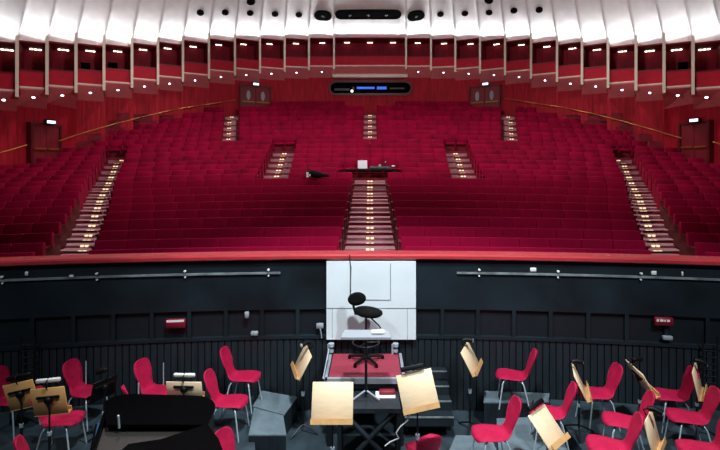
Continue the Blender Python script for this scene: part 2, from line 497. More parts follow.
seat_proto = make_seat(); used = False
rest = MB(); count = 0; nrest = 0
def row_positions(i):
    """seat x positions with (block, index) for the row, in view only"""
    out = []
    xs_c = cf_center = None
    # blocks on each side, measured from the centre outward
    for s in (-1, 1):
        start = .0
        aisl = sorted([(abs(cf(i)), wf(i)) for nm, rg, cf, wf, lab, sd in AISLES if i in rg and (cf(i)*s > 0 or cf(i) == 0)])
        if i in (10, 11): aisl = [(0, 1.3)] + [q for q in aisl if q[0] > 0]
        edges = []; cur = 0.0; first = True
        for c, w in aisl:
            if c == 0: cur = w; continue
            edges.append((cur, c-w)); cur = c+w
        edges.append((cur, 16.0))
        for b, (e0, e1) in enumerate(edges):
            x = e0 + .02 + SEATW/2; k = 0
            if e1 < 15:
                n = int((e1-e0-.02)/SEATW); pit = (e1-e0-.02)/n
            else: n, pit = 99, SEATW
            for k in range(n):
                X = s*(e0 + .01 + pit*(k+.5))
                if not inside(i, X): break
                px = CX + X*F/rowD(i, X)
                if px < -75 or px > 800: break
                out.append((s, b, k, X, pit))
    return out
for i in range(NR):
    for s, b, k, X, pit in row_positions(i):
        phi = math.atan(-2*KC*X); roll = -math.atan((rowZ(i, X+.05) - rowZ(i, X-.05))/.1); sc = pit/.569
        loc = Vector((X, rowD(i, X) - .03, floorZ(i, X)))
        if i == NR-1 and not 1.8 < abs(X) < 6.8: continue
        if (i <= 7 or b == 0) and i <= 8 and count < 300 and -22 < CX + X*F/rowD(i, X) < 742:
            o = seat_proto if not used else copy_tree(seat_proto); used = True
            o.location = loc; o.rotation_euler = (0, roll, phi); o.scale = (sc, 1, 1)
            sd = 'left' if s < 0 else 'right'
            rw = 'front row' if i == 0 else '%s row' % ORD[i]
            if b == 0: lab = 'crimson velvet seat, %s from centre aisle, %s of %s centre block' % (ORD[k], rw, sd)
            else: lab = 'crimson velvet seat, %s outward from side aisle, %s of %s outer block' % (ORD[k], rw, sd)
            tag(o, lab, 'theatre seat', 'crimson velvet seats in the front rows'); count += 1
        else:
            M = Matrix.Translation(loc) @ Matrix.Rotation(phi, 4, 'Z') @ Matrix.Rotation(roll, 4, 'Y') @ Matrix.Diagonal((sc, 1, 1, 1))
            m_back(rest, 1, M); m_cush(rest, 1, M); m_arm(rest, -1, M); m_arm(rest, 1, M); nrest += 1
o = rest.build('rear_seating', VELVET)
tag(o, 'crimson velvet seats filling the middle and rear rows up to the wall', 'theatre seats', kind='stuff')
print('SEATS', count, nrest)

# ---- doors, exit signs, booth, handrails on the walls
def on_wall(px0, px1, gap):
    a = at(px0, 100, rwall(px0)); b = at(px1, 100, rwall(px1))
    a.z = b.z = 0; c = (b-a).normalized(); n = Vector((-c.y, c.x, 0))
    if n.dot(a - Vector((0, 9, 0))) < 0: n = -n
    a = a - n*gap
    return Matrix(((c.x, n.x, 0, a.x), (c.y, n.y, 0, a.y), (0, 0, 1, 0), (0, 0, 0, 1))), (b-a).length, a.lerp(b, .5).y
def door(nm, px0, px1, ytop, h, lab, ovals):
    M, w, d = on_wall(px0, px1, .14); zt = zat(ytop, d); zb = zt-h
    root = empty(nm, M @ Vector((w/2, 0, zb))); tag(root, lab, 'door', kind='structure')
    T = Matrix.Translation(-root.location) @ M
    f = MB(); f.box(-.12, 0, -.08, .4, zb, zt+.12, T); f.box(w, w+.12, -.08, .4, zb, zt+.12, T); f.box(0, w, -.08, .4, zt, zt+.12, T); f.build('door_frame', CAPRED, root)
    for k in (0, 1):
        x0, x1 = (0.01, w/2-.012) if k == 0 else (w/2+.012, w-.01)
        l = MB(); l.box(x0, x1, -.02, .05, zb, zt, T); lo = l.build('door_leaf', DOORWOOD, root)
        if ovals:
            ov = MB(); c = (x0+x1)/2
            R = T @ Matrix.Translation((c, -.03, zt-.62)) @ Matrix.Rotation(PI/2, 4, 'X')
            ov.lathe([(.24, -.0), (.24, .02)], 16, R @ Matrix.Diagonal((.6, 1.45, 1, 1))); ov.build('oval_window', GREYBOX, lo)
        hb = MB(); hb.box(x0+.04, x1-.04, -.09, -.05, zb+.98, zb+1.06, T); hb.box(x0+.06, x0+.1, -.06, -.01, zb+1.0, zb+1.04, T); hb.box(x1-.1, x1-.06, -.06, -.01, zb+1.0, zb+1.04, T)
        hb.build('push_bar', GOLD, lo)
door('door_1', 29, 56, 126, 2.05, 'red double doors in the left wall with brass push bars', False)
door('door_2', 684, 711, 124, 2.05, 'red double doors in the right wall with brass push bars', False)
door('door_3', 240.5, 269, 87.5, 2.1, 'rear double doors with oval windows, left of the booth', True)
door('door_4', 471, 499.5, 87.5, 2.1, 'rear double doors with oval windows, right of the booth', True)
def exit_sign(px, py, wp, hp, lab):
    M, w, d = on_wall(px-wp/2, px+wp/2, .3); zc = zat(py, d); h = hp*d/F
    root = empty('exit_sign', M @ Vector((w/2, 0, zc))); tag(root, lab, 'sign', 'lit exit signs above the doors')
    T = Matrix.Translation(-root.location) @ M
    c = MB(); c.box(-.05, w+.05, 0, .14, zc-h*.5-.05, zc+h*.9, T); c.build('housing', BLACK, root)
    l = MB(); l.box(0, w, -.02, -.002, zc-h/2, zc+h/2, T); l.build('lit_face', EXITLIT, root)
exit_sign(44.5, 122, 4.6, 2.6, 'small lit exit sign above the left side doors')
exit_sign(697, 120.5, 4.6, 2.6, 'small lit exit sign above the right side doors')
exit_sign(254, 84.3, 3.6, 2, 'small lit exit sign above the left rear doors')
exit_sign(485.5, 84.3, 3.6, 2, 'small lit exit sign above the right rear doors')

# control booth window
M, w, d = on_wall(330.5, 410.5, .1); zc = zat(88, d)
root = empty('control_booth_window', M @ Vector((w/2, 0, zc))); tag(root, 'long dark rounded control booth window in the rear wall', 'window')
T = Matrix.Translation(-root.location) @ M
def capsule(W, H, n=10):
    r = H/2; return [(s*(W/2-r)+r*math.cos(a), r*math.sin(a)) for s, o0 in ((1, -PI/2), (-1, PI/2)) for a in [o0+PI*k/n for k in range(n+1)]]
hh = 11.5*d/F
R = T @ Matrix.Translation((w/2, 0, zc)) @ Matrix.Rotation(PI/2, 4, 'X')
fr = MB(); A = capsule(w+.3, hh+.26); B = capsule(w-.02, hh-.06)
fr.grid([[R @ Vector((x, y, z)) for x, y in P] for P, z in ((A, -.08), (A, .06), (B, .06), (B, -.05))], False, True); fr.build('window_frame', CAPRED, root)
gl = MB(); gl.prism(capsule(w+.05, hh), -.08, -.01, R); gl.build('glass', GLASS, root)
for x0, x1, z0, z1, m in ((.05, .24, -.30, .02, SCREENGREY), (.27, .30, -.2, .18, SCREENGREY), (.33, .55, -.12, .18, SCREENBLUE), (.58, .70, -.16, .2, SCREENBLUE), (.74, .92, -.14, .1, SCREENGREY)):
    a = MB(); a.box(w*x0, w*x1, -.045, -.012, zc+z0*.7, zc+z1*.7-.05, T); a.build('monitor', m if m is SCREENBLUE else STEEL, root)
a = MB(); a.lathe([(.09, 0), (.09, .03)], 10, T @ Matrix.Translation((w*.27, -.05, zc-.25)) @ Matrix.Rotation(PI/2, 4, 'X')); a.build('lamp', LAMP, root)

def handrail(pts, lab):
    mb = MB(); q = []
    for (xa, ya), (xb, yb) in zip(pts, pts[1:]):
        n = max(1, int(abs(xb-xa)/5))
        for k in range(n + (xb == pts[-1][0])):
            px, py = lerp(xa, xb, k/n), lerp(ya, yb, k/n)
            q.append(at(px, py, min(rwall(px+o) for o in range(-12, 13, 3)) - .2))
    root = empty('handrail', q[0]); tag(root, lab, 'handrail')
    q = [p - root.location for p in q]
    fine = []
    fine = q; mb.tube(fine, .035, 6); mb.build('rail', GOLD, root)
    br = MB()
    for p in fine[::3]:
        wl = root.location + p; out = Vector((wl.x, wl.y, 0)).normalized()*.2
        br.tube([p, p+out], .015, 6)
    br.build('bracket', GOLD, root)
handrail([(-10, 156), (0, 153), (14, 149), (27, 145)], 'brass handrail left of the left side doors')
handrail([(59, 141), (90, 131), (120, 122.5), (150, 115), (180, 108.5), (210, 104), (236, 100)], 'long sloping brass handrail on the left wall above the seats')
handrail([(713, 142), (722, 145), (735, 149)], 'brass handrail right of the right side doors')
handrail([(682, 138.5), (650, 129), (620, 120.5), (590, 113), (560, 107), (530, 102.5), (505, 98.5)], 'long sloping brass handrail on the right wall above the seats')

# ================================================================== MIXING DESK
dz = floorZ(10, 0)
DD = 18.3; dt = zat(169.2, DD)
root = empty('mixing_desk', (0.06, DD, dz)); tag(root, 'black mixing desk table at the top of the centre aisle', 'table')
T = Matrix.Translation((0, 0, -dz))
a = MB(); a.box(-1.15, 1.1, -.4, .4, dt-.06, dt, T); a.build('table_top', BLACKCLOTH, root)
for x in (-.95, .87):
    for y in (-.33, .33):
        a = MB(); a.box(x-.03, x+.03, y-.03, y+.03, .0, dt-dz-.06); a.build('leg', BLACK, root)
def loc_on(px, y=0): return (px-CX)*(DD+y)/F
root = empty('monitor', (loc_on(362.5), DD+.05, dt)); tag(root, 'pale grey monitor standing on the mixing desk', 'monitor')
a = MB(); a.box(-.19, .19, -.02, .03, .03, .36); a.build('screen', SCREENGREY, root)
a = MB(); a.box(-.12, .12, -.08, .1, 0, .015); a.box(-.02, .02, .03, .05, .0, .2); a.build('foot', STEEL, root)
root = empty('mixing_console', (loc_on(380), DD+.05, dt)); tag(root, 'low black mixing console right of the grey monitor', 'console')
a = MB(); a.hexa([Vector(q) for q in ((-.42, -.28, 0), (.42, -.28, 0), (.42, .28, 0), (-.42, .28, 0), (-.42, -.28, .05), (.42, -.28, .05), (.42, .28, .13), (-.42, .28, .13))]); a.build('body', BLACK, root)
a = MB()
for k in range(10): a.box(-.36+.08*k, -.34+.08*k, -.1, -.06, .08, .105)
a.build('fader', GREYBOX, root)
a = MB(); a.lathe([(.05, .1), (.05, .17), (.02, .2)], 10, Matrix.Translation((.0, .2, 0))); a.build('knob', GREYBOX, root)
root = empty('desk_lamp', (loc_on(393.5), DD-.02, dt)); tag(root, 'small white lamp at the right end of the mixing desk', 'lamp')
a = MB(); a.lathe([(.08, 0), (.08, .02), (.012, .03), (.012, .12)], 12); a.build('base', BLACK, root)
a = MB(); a.bevel_box(-.08, .06, -.05, .05, .1, .16, .02, 2); a.build('lamp_head', PAPER, root)
root = empty('microphone_stand', (loc_on(385), DD+.2, dt)); tag(root, 'thin gooseneck microphone on the mixing desk', 'microphone')
a = MB(); a.lathe([(.05, .0), (.05, .02)], 10); a.tube([(0, 0, .02), (0, 0, .2), (.02, -.04, .28)], .008, 6); a.build('gooseneck', STEEL, root)
a = MB(); a.tube([(.02, -.04, .27), (.03, -.08, .32)], .022, 8); a.build('capsule', GREYBOX, root)
# bag of gear on the seats left of the desk
p = at(317, 172, rowD(8, -2)-.25); p.z = floorZ(8, -2) + .93
root = empty('equipment_bag', p); tag(root, 'black equipment bag with white tags lying on seat backs left of mixing desk', 'bag')
a = MB(); rows = []
for k in range(9):
    t = k/8; r = .06 + .10*math.sin(PI*min(1, t*1.15+.05))*(1-.3*t); x = -.42+.84*t
    rows.append([Vector((x, r*1.3*math.cos(2*PI*q/10), max(0, r*.9 + r*math.sin(2*PI*q/10)) + .02*math.sin(9*t))) for q in range(10)])
a.grid(rows, True, True); a.add(rows[0], [tuple(range(10))]); a.add(rows[-1], [tuple(range(9, -1, -1))]); a.build('body', BLACKCLOTH, root)
a = MB(); a.tube([(-.36, -.1, .16), (-.4, -.04, .3), (-.33, .02, .36), (-.27, .02, .2)], .018, 6); a.build('strap', BLACK, root)
a = MB(); a.box(-.36, -.28, -.17, -.15, .02, .2); a.box(-.25, -.21, -.2, -.18, .06, .14); a.build('tag', PAPER, root)

# ================================================================== PIT
def pw(X): return 7.6 - .0155*X*X
PX = [-7.6 + .2*k for k in range(77)]
def sweep(prof, xs=PX, off=0):
    """closed profile of (outward offset, z) swept along the curved pit wall"""
    mb = MB(); rows = []
    for X in xs:
        t = Vector((1, -.031*X)).normalized(); n = Vector((-t.y, t.x))
        rows.append([Vector((X + n.x*o, pw(X) + n.y*o, z)) for o, z in prof])
    mb.grid(rows, False, True)
    mb.add(rows[0], [tuple(range(len(prof)))]); mb.add(rows[-1], [tuple(range(len(prof)-1, -1, -1))])
    return mb
FC, FS = .25, .5            # centre floor, side floor of the pit
sw = sweep([(0, 2.0), (0, 2.79), (.22, 2.79), (.22, 0), (.1, 0), (.1, 2.0)][::-1])
# upper band
tag(sw.build('wall_pit', PITBLACK), 'black painted front wall of the orchestra pit', 'wall', kind='structure')
# recessed bay band
sw = sweep([(.055, 1.46), (.055, 2.0), (.1, 2.0), (.1, 1.46)][::-1]); tag(sw.build('wall_pit_bays', PITFRAME), 'dark recessed panel bays along the pit wall', 'wall', kind='structure')
fm = MB()
def local(X):
    t = Vector((1, -.031*X)).normalized(); n = Vector((-t.y, t.x)); return Matrix(((t.x, n.x, 0, X), (t.y, n.y, 0, pw(X)), (0, 0, 1, 0), (0, 0, 0, 1)))
for k in range(-1, 12):
    for s in (-1, 1):
        X = s*(1.22 + .593*k)
        if k < 0: X = s*.63
        fm.box(-.03, .03, 0, .06, 1.46, 2.0, local(X))
fm2 = sweep([(.0, 1.95), (.0, 2.0), (.06, 2.0), (.06, 1.95)][::-1]); fm3 = sweep([(-.02, 1.46), (-.02, 1.51), (.06, 1.51), (.06, 1.46)][::-1])
fm.add(fm2.v, fm2.f); fm.add(fm3.v, fm3.f)
tag(fm.build('trim_pit', PITBLACK), 'black frame bars between the pit wall bays', 'trim', kind='structure')
# plank cladding
pk = MB(); X = -7.5
while X < 7.5:
    pk.box(.008, .098, 0, .05, .1, 1.46, local(X)); X += .108
tag(pk.build('wall_pit_planks', PITPLANK), 'black vertical plank cladding along the lower pit wall', 'wall', kind='structure')
gp = sweep([(.03, .1), (.03, 1.45), (.1, 1.45), (.1, .1)][::-1]); tag(gp.build('trim_gap', PITGAP), 'dark gaps behind the plank cladding', 'trim', kind='structure')
# lacquered rail on top of the wall
rc = sweep([(-.07, 2.80), (-.085, 2.815), (-.085, 2.86), (-.06, 2.885), (.26, 2.885), (.30, 2.86), (.30, 2.79)][::-1])
tag(rc.build('pit_rail', RAIL), 'red lacquered rail along the top of the pit wall', 'rail')
# auditorium-side apron between rail and first row
ap = sweep([(.22, 1.6), (.22, 2.79), (.30, 2.79), (.30, 1.6)][::-1]); tag(ap.build('trim_apron', CAPRED), 'red back of the pit wall facing the seats', 'trim', kind='structure')

# battens with brackets along the upper wall
def batten(x0, x1, lab):
    root = empty('cable_batten', (0, 0, 0)); tag(root, lab, 'batten')
    xs = [x0 + (x1-x0)*k/24 for k in range(25)]
    a = sweep([(-.035, 2.555), (-.035, 2.585), (-.0, 2.585), (-.0, 2.555)][::-1], xs); a.build('bar', GREYLINE, root)
    k = 0
    for X in xs[2::7]:
        M_ = local(X); b = MB()
        b.lathe([(.02, 0), (.022, .03), (.012, .04)], 8, M_ @ Matrix.Translation((0, -.03, 2.63)) @ Matrix.Rotation(PI/2, 4, 'X'))
        b.build('hook', PAPER, root); b = MB()
        b.lathe([(.014, 0), (.014, .025)], 8, M_ @ Matrix.Translation((0, -.02, 2.53)) @ Matrix.Rotation(PI/2, 4, 'X'))
        b.build('hook', PAPER, root)
batten((-20-370)/F*7.1, (281-370)/F*7.6, 'grey cable batten on the black pit wall, left of white panel')
batten((457-370)/F*7.55, (740-370)/F*7.1, 'grey cable batten on the black pit wall, right of white panel')

# floors
mb = MB(); mb.box(-7.6, 7.6, 2.0, 7.62, FC-.2, FC); tag(mb.build('floor_pit', PITFLOOR), 'dark grey pit floor around the conductor podium', 'floor', kind='structure')
# side floors follow the wall
def side_floor(s, x0, nm):
    xs = [x0 + (7.6-x0)*k/16 for k in range(17)]
    poly = ([(s*1.2, 4.8), (s*1.2, 2.0)] if s < 0 else [(s*x0, 2.0)]) + [(s*7.6, 2.0)] + [(s*x, pw(x)-.01) for x in reversed(xs)]
    if s < 0: poly = poly[::-1]
    mb = MB(); mb.prism(poly, FC, FS); tag(mb.build(nm, PITFLOOR), 'raised dark floor on the %s side of the pit' % ('left' if s < 0 else 'right'), 'floor', kind='structure')
side_floor(-1, 1.95, 'floor_pit_left'); side_floor(1, 2.9, 'floor_pit_right')

# white panel behind the podium
root = empty('white_panel', (.02, 7.5, 1.47)); tag(root, 'large white rectangular panel on the pit wall behind the podium', 'panel')
a = MB(); a.box(-.745, .745, 0, .05, 0, 1.30); a.build('board', PANELWHITE, root)
a = MB()
for x0, x1, z0, z1 in ((-.355, -.343, .66, 1.30), (.315, .327, .66, 1.27), (-.35, .32, .655, .668), (-.745, .745, .520, .528), (-.65, -.645, 0, .52), (.6, .605, 0, .52)):
    a.box(x0, x1, -.006, 0, z0, z1)
a.build('seam', GREYLINE, root)
a = MB(); a.tube([(-.36, -.012, 1.42), (-.355, -.012, 1.3), (-.335, -.012, 1.2), (-.345, -.012, 1.0), (-.345, -.012, .7)], .008, 6); a.build('cable', BLACK, root)

# signs and boxes on the wall
def wallbox(nm, px, py, wp, hp, m, lab, cat, extra=None, dep=.06):
    X = (px-CX)*7.4/F; d = pw(X)-.02; X = (px-CX)*d/F; M_ = local(X); z = zat(py, d); w, h = wp*d/F, hp*d/F
    root = empty(nm, M_ @ Vector((0, -.0, z))); root.rotation_euler = (0, 0, math.atan(-.031*X)); tag(root, lab, cat)
    a = MB(); a.bevel_box(-w/2, w/2, -dep, .0, -h/2, h/2, .008, 1); a.build('housing', m, root)
    if extra: extra(root, w, h, dep)
    return root
def strip(root, w, h, dep):
    a = MB(); a.box(-w/2+.02, w/2-.02, -dep-.004, -dep, h/2-.045, h/2-.01); a.build('white_strip', PAPER, root)
def marks(root, w, h, dep):
    a = MB()
    for x0, x1 in ((-.42, -.3), (-.24, -.05), (.0, .08), (.14, .3)):
        a.box(w*x0, w*x1, -dep-.004, -dep, h/2-.06, h/2-.025)
    a.build('white_marking', PAPER, root)
wallbox('red_wall_box', 176, 323, 19, 9, SIGNRED, 'red box with white top strip on left pit wall', 'box', strip)
wallbox('red_wall_sign', 664, 321.5, 17, 8, SIGNRED, 'red sign with pale marking on right pit wall', 'sign', marks)
wallbox('wall_lamp', 668, 338, 9, 4, GREYBOX, 'small grey fitting below the red sign on right pit wall', 'lamp')
wallbox('wall_socket', 247, 314.5, 4, 6, GREYBOX, 'narrow grey device on the dark pit wall bay, left of white panel', 'socket')
wallbox('junction_box', 254.5, 333, 7, 4, GREYBOX, 'low grey junction box under the narrow grey device', 'box')
r_ = wallbox('socket_box', 320, 325.5, 7, 5, GREYBOX, 'grey socket box with hanging lead beside white panel', 'socket')
a = MB(); a.tube([(0, -.05, -.03), (.02, -.06, -.1), (.03, -.05, -.2)], .012, 6); a.build('lead', GREYBOX, r_)

# paint chips on the upper wall
for k, (px, py, wp, hp) in enumerate(((25, 274, 3, 4), (71, 276.5, 4, 3), (533, 269.5, 6, 4), (654, 273, 5, 4), (683, 274, 1.6, 4.5))):
    X = (px-CX)*7.4/F; d = pw(X); X = (px-CX)*d/F; z = zat(py, d)
    a = MB(); a.bevel_box(-wp*d/F/2, wp*d/F/2, -.02, 0, -hp*d/F/2, hp*d/F/2, .008, 1)
    o = a.build('cable_clip', PAPER, None, local(X) @ Vector((0, 0, z))); o.rotation_euler = (0, 0, math.atan(-.031*X))
    tag(o, ['white cable clip at the far left end of pit wall', 'white cable clip above the left batten, near the left side aisle', 'largest white cable clip above the right batten', 'white cable clip below the right side aisle', 'narrow white cable clip, rightmost on the pit wall'][k], 'clip')

# ---- conductor podium
root = empty('podium', (0, 7.0, FC)); tag(root, 'conductor podium topped with dusty red carpet before white panel', 'podium')
PZ = 1.26
x0, x1 = (326.5-CX)*6.6/F, (403.5-CX)*6.6/F
a = MB(); a.box(x0, x1, -.4, .45, PZ-FC-.16, PZ-FC-.01); a.build('deck', PITFRAME, root)
a = MB(); a.box(x0+.03, x1-.03, -.36, .44, PZ-FC-.01, PZ-FC); a.build('carpet', REDCARPET, root)
a = MB(); a.box(x0-.02, x1+.02, -.43, -.38, PZ-FC-.07, PZ-FC+.006); a.box(x0-.03, x0+.012, -.43, .45, PZ-FC-.07, PZ-FC+.006); a.box(x1-.012, x1+.03, -.43, .45, PZ-FC-.07, PZ-FC+.006); a.build('edge_trim', GREYBOX, root)
for x in (x0+.04, x1-.04):
    for y in (-.35, .4):
        a = MB(); a.box(x-.04, x+.04, y-.04, y+.04, 0, PZ-FC-.16); a.build('leg', PITFRAME, root)
for x in (x0-.05, x1-.12):
    a = MB(); a.tube([(x, .43, PZ-FC-.1), (x, .43, PZ-FC+.16)], .018, 8); a.lathe([(.05, .0), (.05, .05)], 8, Matrix.Translation((x+.05, .42, PZ-FC+.13))); a.lathe([(.04, .0), (.04, .04)], 8, Matrix.Translation((x+.05, .42, PZ-FC+.04))); a.build('post', CHROME, root)
a = MB(); a.tube([(x0-.06, -.3, PZ-FC-.06), (x0-.01, .1, PZ-FC+.22)], .012, 6); a.build('side_bar', CHROME, root)
# low trestle stage in front of the podium, carrying the conductor's stand
TZ = 1.1
root = empty('trestle_stage', (0, 6.25, FC)); tag(root, 'dark trestle platform with crossed legs in front of the podium', 'platform')
xa, xb = (338-CX)*6.2/F, (400-CX)*6.2/F
a = MB(); a.box(xa, xb, -.18, .3, TZ-FC-.06, TZ-FC); a.build('deck', PITPLANK, root)
for q in ((xa+.06, xb-.06), (xb-.06, xa+.06)):
    a = MB(); a.tube([(q[0], -.12, .02), (q[1], -.12, TZ-FC-.06)], .035, 6); a.build('crossed_leg', PITPLANK, root)
a = MB(); a.box(xa, xb, -.16, -.1, .0, .05); a.build('floor_bar', PITPLANK, root)
for x in (xa, xb-.05):
    a = MB(); a.box(x, x+.05, -.16, .28, 0, TZ-FC-.06); a.build('end_frame', PITFRAME, root)

# conductor's stand: wide tray on a pole with three feet
root = empty('conductor_stand', ((366-CX)*6.3/F, 6.35, TZ)); tag(root, 'wide grey conductor stand on a tall pole before the white panel', 'music stand')
hz = zat(334.3, 6.35) - TZ
a = MB(); a.hexa([Vector(q) for q in ((-.35, -.10, hz-.03), (.35, -.10, hz-.03), (.31, .12, hz), (-.31, .12, hz), (-.35, -.10, hz-.01), (.35, -.10, hz-.01), (.31, .12, hz+.02), (-.31, .12, hz+.02))]); a.box(-.35, .35, -.115, -.10, hz-.03, hz+.0); a.build('tray', GREYBOX, root)
a = MB(); a.tube([(0, 0, .05), (0, 0, hz*.55)], .02, 8); a.tube([(0, 0, hz*.5), (0, .02, hz-.02)], .014, 8); a.build('pole', STEEL, root)
for an in (-2.6, -.55, PI/2):
    a = MB(); a.tube([(0, 0, .11), (.22*math.cos(an), .15*math.sin(an), .012)], .014, 6); a.build('foot', GREYBOX, root)
o = MB(); o.box(.08, .26, -.02, .10, hz+.018, hz+.03); po = o.build('score_sheet', PAPER, None, root.location.copy())
tag(po, 'white paper lying on the conductor stand tray', 'paper')
# papers on the trestle
p = at(390, 388, 6.3)
o = MB(); o.box(-.16, .12, -.08, .1, 0, .012); po = o.build('score_booklet', PAPER, None, Vector((p.x-.04, 6.42, TZ))); tag(po, 'white booklet lying on the trestle beside conductor stand foot', 'booklet')
o = MB(); o.bevel_box(-.13, .1, -.04, .06, 0, .05, .01, 1); po = o.build('red_case', SIGNRED, None, Vector((p.x-.02, 6.44, TZ+.012))); tag(po, 'small red case lying on the white booklet', 'case')

# conductor's chair
CB = dat(361, PZ)
root = empty('swivel_chair', ((366-CX)*CB/F, CB, PZ)); tag(root, 'tall black swivel drafting chair on the red podium', 'chair')
for k in range(5):
    an = .3 + 2*PI*k/5
    a = MB(); a.tube([(0, 0, .085), (.16*math.cos(an), .16*math.sin(an), .065), (.29*math.cos(an), .29*math.sin(an), .05)], [.028, .024, .018], 8)
    lo = a.build('base_leg', BLACK, root)
    a = MB(); a.lathe([(.024, 0), (.028, .02), (.024, .045)], 8, Matrix.Translation((.28*math.cos(an), .28*math.sin(an), 0))); a.build('caster', BLACK, lo)
SH = .78
a = MB(); a.tube([(0, 0, .06), (0, 0, .4)], .03, 10); a.tube([(0, 0, .4), (0, 0, SH-.05)], .018, 10); a.build('gas_column', STEEL, root)
a = MB(); a.tube([(.21*math.cos(2*PI*k/24), .21*math.sin(2*PI*k/24), .30) for k in range(25)], .012, 6)
for k in range(3): a.tube([(0, 0, .30), (.21*math.cos(2.1*k), .21*math.sin(2.1*k), .30)], .008, 6)
a.build('foot_ring', STEEL, root)
a = MB(); rows = []
for z, s in ((-.045, .55), (-.04, .85), (-.01, 1), (.025, .98), (.045, .8), (.05, .3)):
    rows.append([Vector((.03+.225*s*math.cos(2*PI*k/24)*(1 if math.cos(2*PI*k/24) < 0 else 1.05), .2*s*math.sin(2*PI*k/24), SH + z - .02*math.cos(2*PI*k/24))) for k in range(24)])
a.grid(rows, True, True); a.add(rows[0], [tuple(range(23, -1, -1))]); a.add(rows[-1], [tuple(range(24))]); a.build('seat', BLACKCLOTH, root)
a = MB(); rows = []
BM = Matrix.Translation((-.15, .0, SH+.21)) @ Matrix.Rotation(.85, 4, 'Z') @ Matrix.Rotation(.3, 4, 'Y') @ Matrix.Rotation(-.25, 4, 'X') 
for t, s in ((-.03, .6), (-.02, .9), (0, 1), (.02, .95), (.035, .6)):
    rows.append([BM @ Vector((.19*s*math.cos(2*PI*k/24)*.55*0 + t, .19*s*math.cos(2*PI*k/24), .105*s*math.sin(2*PI*k/24))) for k in range(24)])
a.grid(rows, True, True); a.add(rows[0], [tuple(range(23, -1, -1))]); a.add(rows[-1], [tuple(range(24))]); a.build('backrest', BLACKCLOTH, root)
a = MB(); a.tube([(-.02, 0, SH-.04), (-.17, 0, SH-.03), (-.2, 0, SH+.1), (-.17, 0, SH+.2)], .02, 8); a.build('back_bracket', BLACK, root)
a = MB(); a.tube([(.05, -.05, SH-.05), (.2, -.14, SH-.16), (.23, -.16, SH-.2)], .012, 6); a.build('lever', BLACK, root)

# side steps up to the podium
root = empty('podium_steps', (.88, 7.0, FC)); tag(root, 'four dark steps with pale edges right of the podium', 'stairs')
for d, y in ((7.35, 371), (7.15, 386), (6.95, 401), (6.75, 417)):
    z = zat(y, d)-FC; a = MB(); a.box(-.36, .38, d-7.0, min(.52, d-7.0+.24), max(0, z-.14), z-.012); so = a.build('step', PITPLANK, root)
    a = MB(); a.box(-.36, .38, d-7.0-.008, d-7.0+.014, z-.016, z); a.build('nosing', GREYLINE, so)
a = MB(); a.box(-.36, .38, .0, .5, 0, .36); a.build('support', PITFRAME, root)

# ---- grey rostra
def rostrum(poly, z0, z1, lab):
    cx = sum(p[0] for p in poly)/len(poly); cy = sum(p[1] for p in poly)/len(poly)
    root = empty('rostrum', (cx, cy, z0)); tag(root, lab, 'rostrum')
    q = [(x-cx, y-cy) for x, y in poly]
    a = MB(); a.prism(q, 0, z1-z0-.02); a.build('base', PITPLANK, root)
    a = MB(); a.prism([(x*1.015, y*1.015) for x, y in q], z1-z0-.02, z1-z0); a.build('top', RISERTOP, root)
def gp_(px, py, z): d = dat(py, z); return ((px-CX)*d/F, d)
def clampw(p): return (p[0], min(p[1], pw(p[0])-.03))
PT = .61
rostrum([clampw(gp_(*q, PT)) for q in ((253, 406), (284, 414.5), (297, 397), (262, 390))], FC, PT, 'grey rostrum by the pit wall under the rear left chair')
rostrum([gp_(*q, PT) for q in ((249, 434.5), (286, 434.5), (283, 415.5), (254, 408))], FC, PT, 'grey rostrum nearer the camera, left of the conductor')
rostrum([clampw(gp_(*q, PT)) for q in ((484, 402), (548, 402), (545, 388), (484, 388))], FC, PT, 'grey rostrum against the pit wall under a red chair, right of steps')
rostrum([gp_(*q, .5) for q in ((500, 466), (572, 456), (545, 417), (497, 418.5))], FC, .5, 'grey rostrum in front of the right wall rostrum')
rostrum([gp_(*q, .5) for q in ((428, 500), (520, 500), (490, 436.5), (456, 435.5))], FC, .5, 'grey rostrum at the bottom edge, right of the tilted music stand')

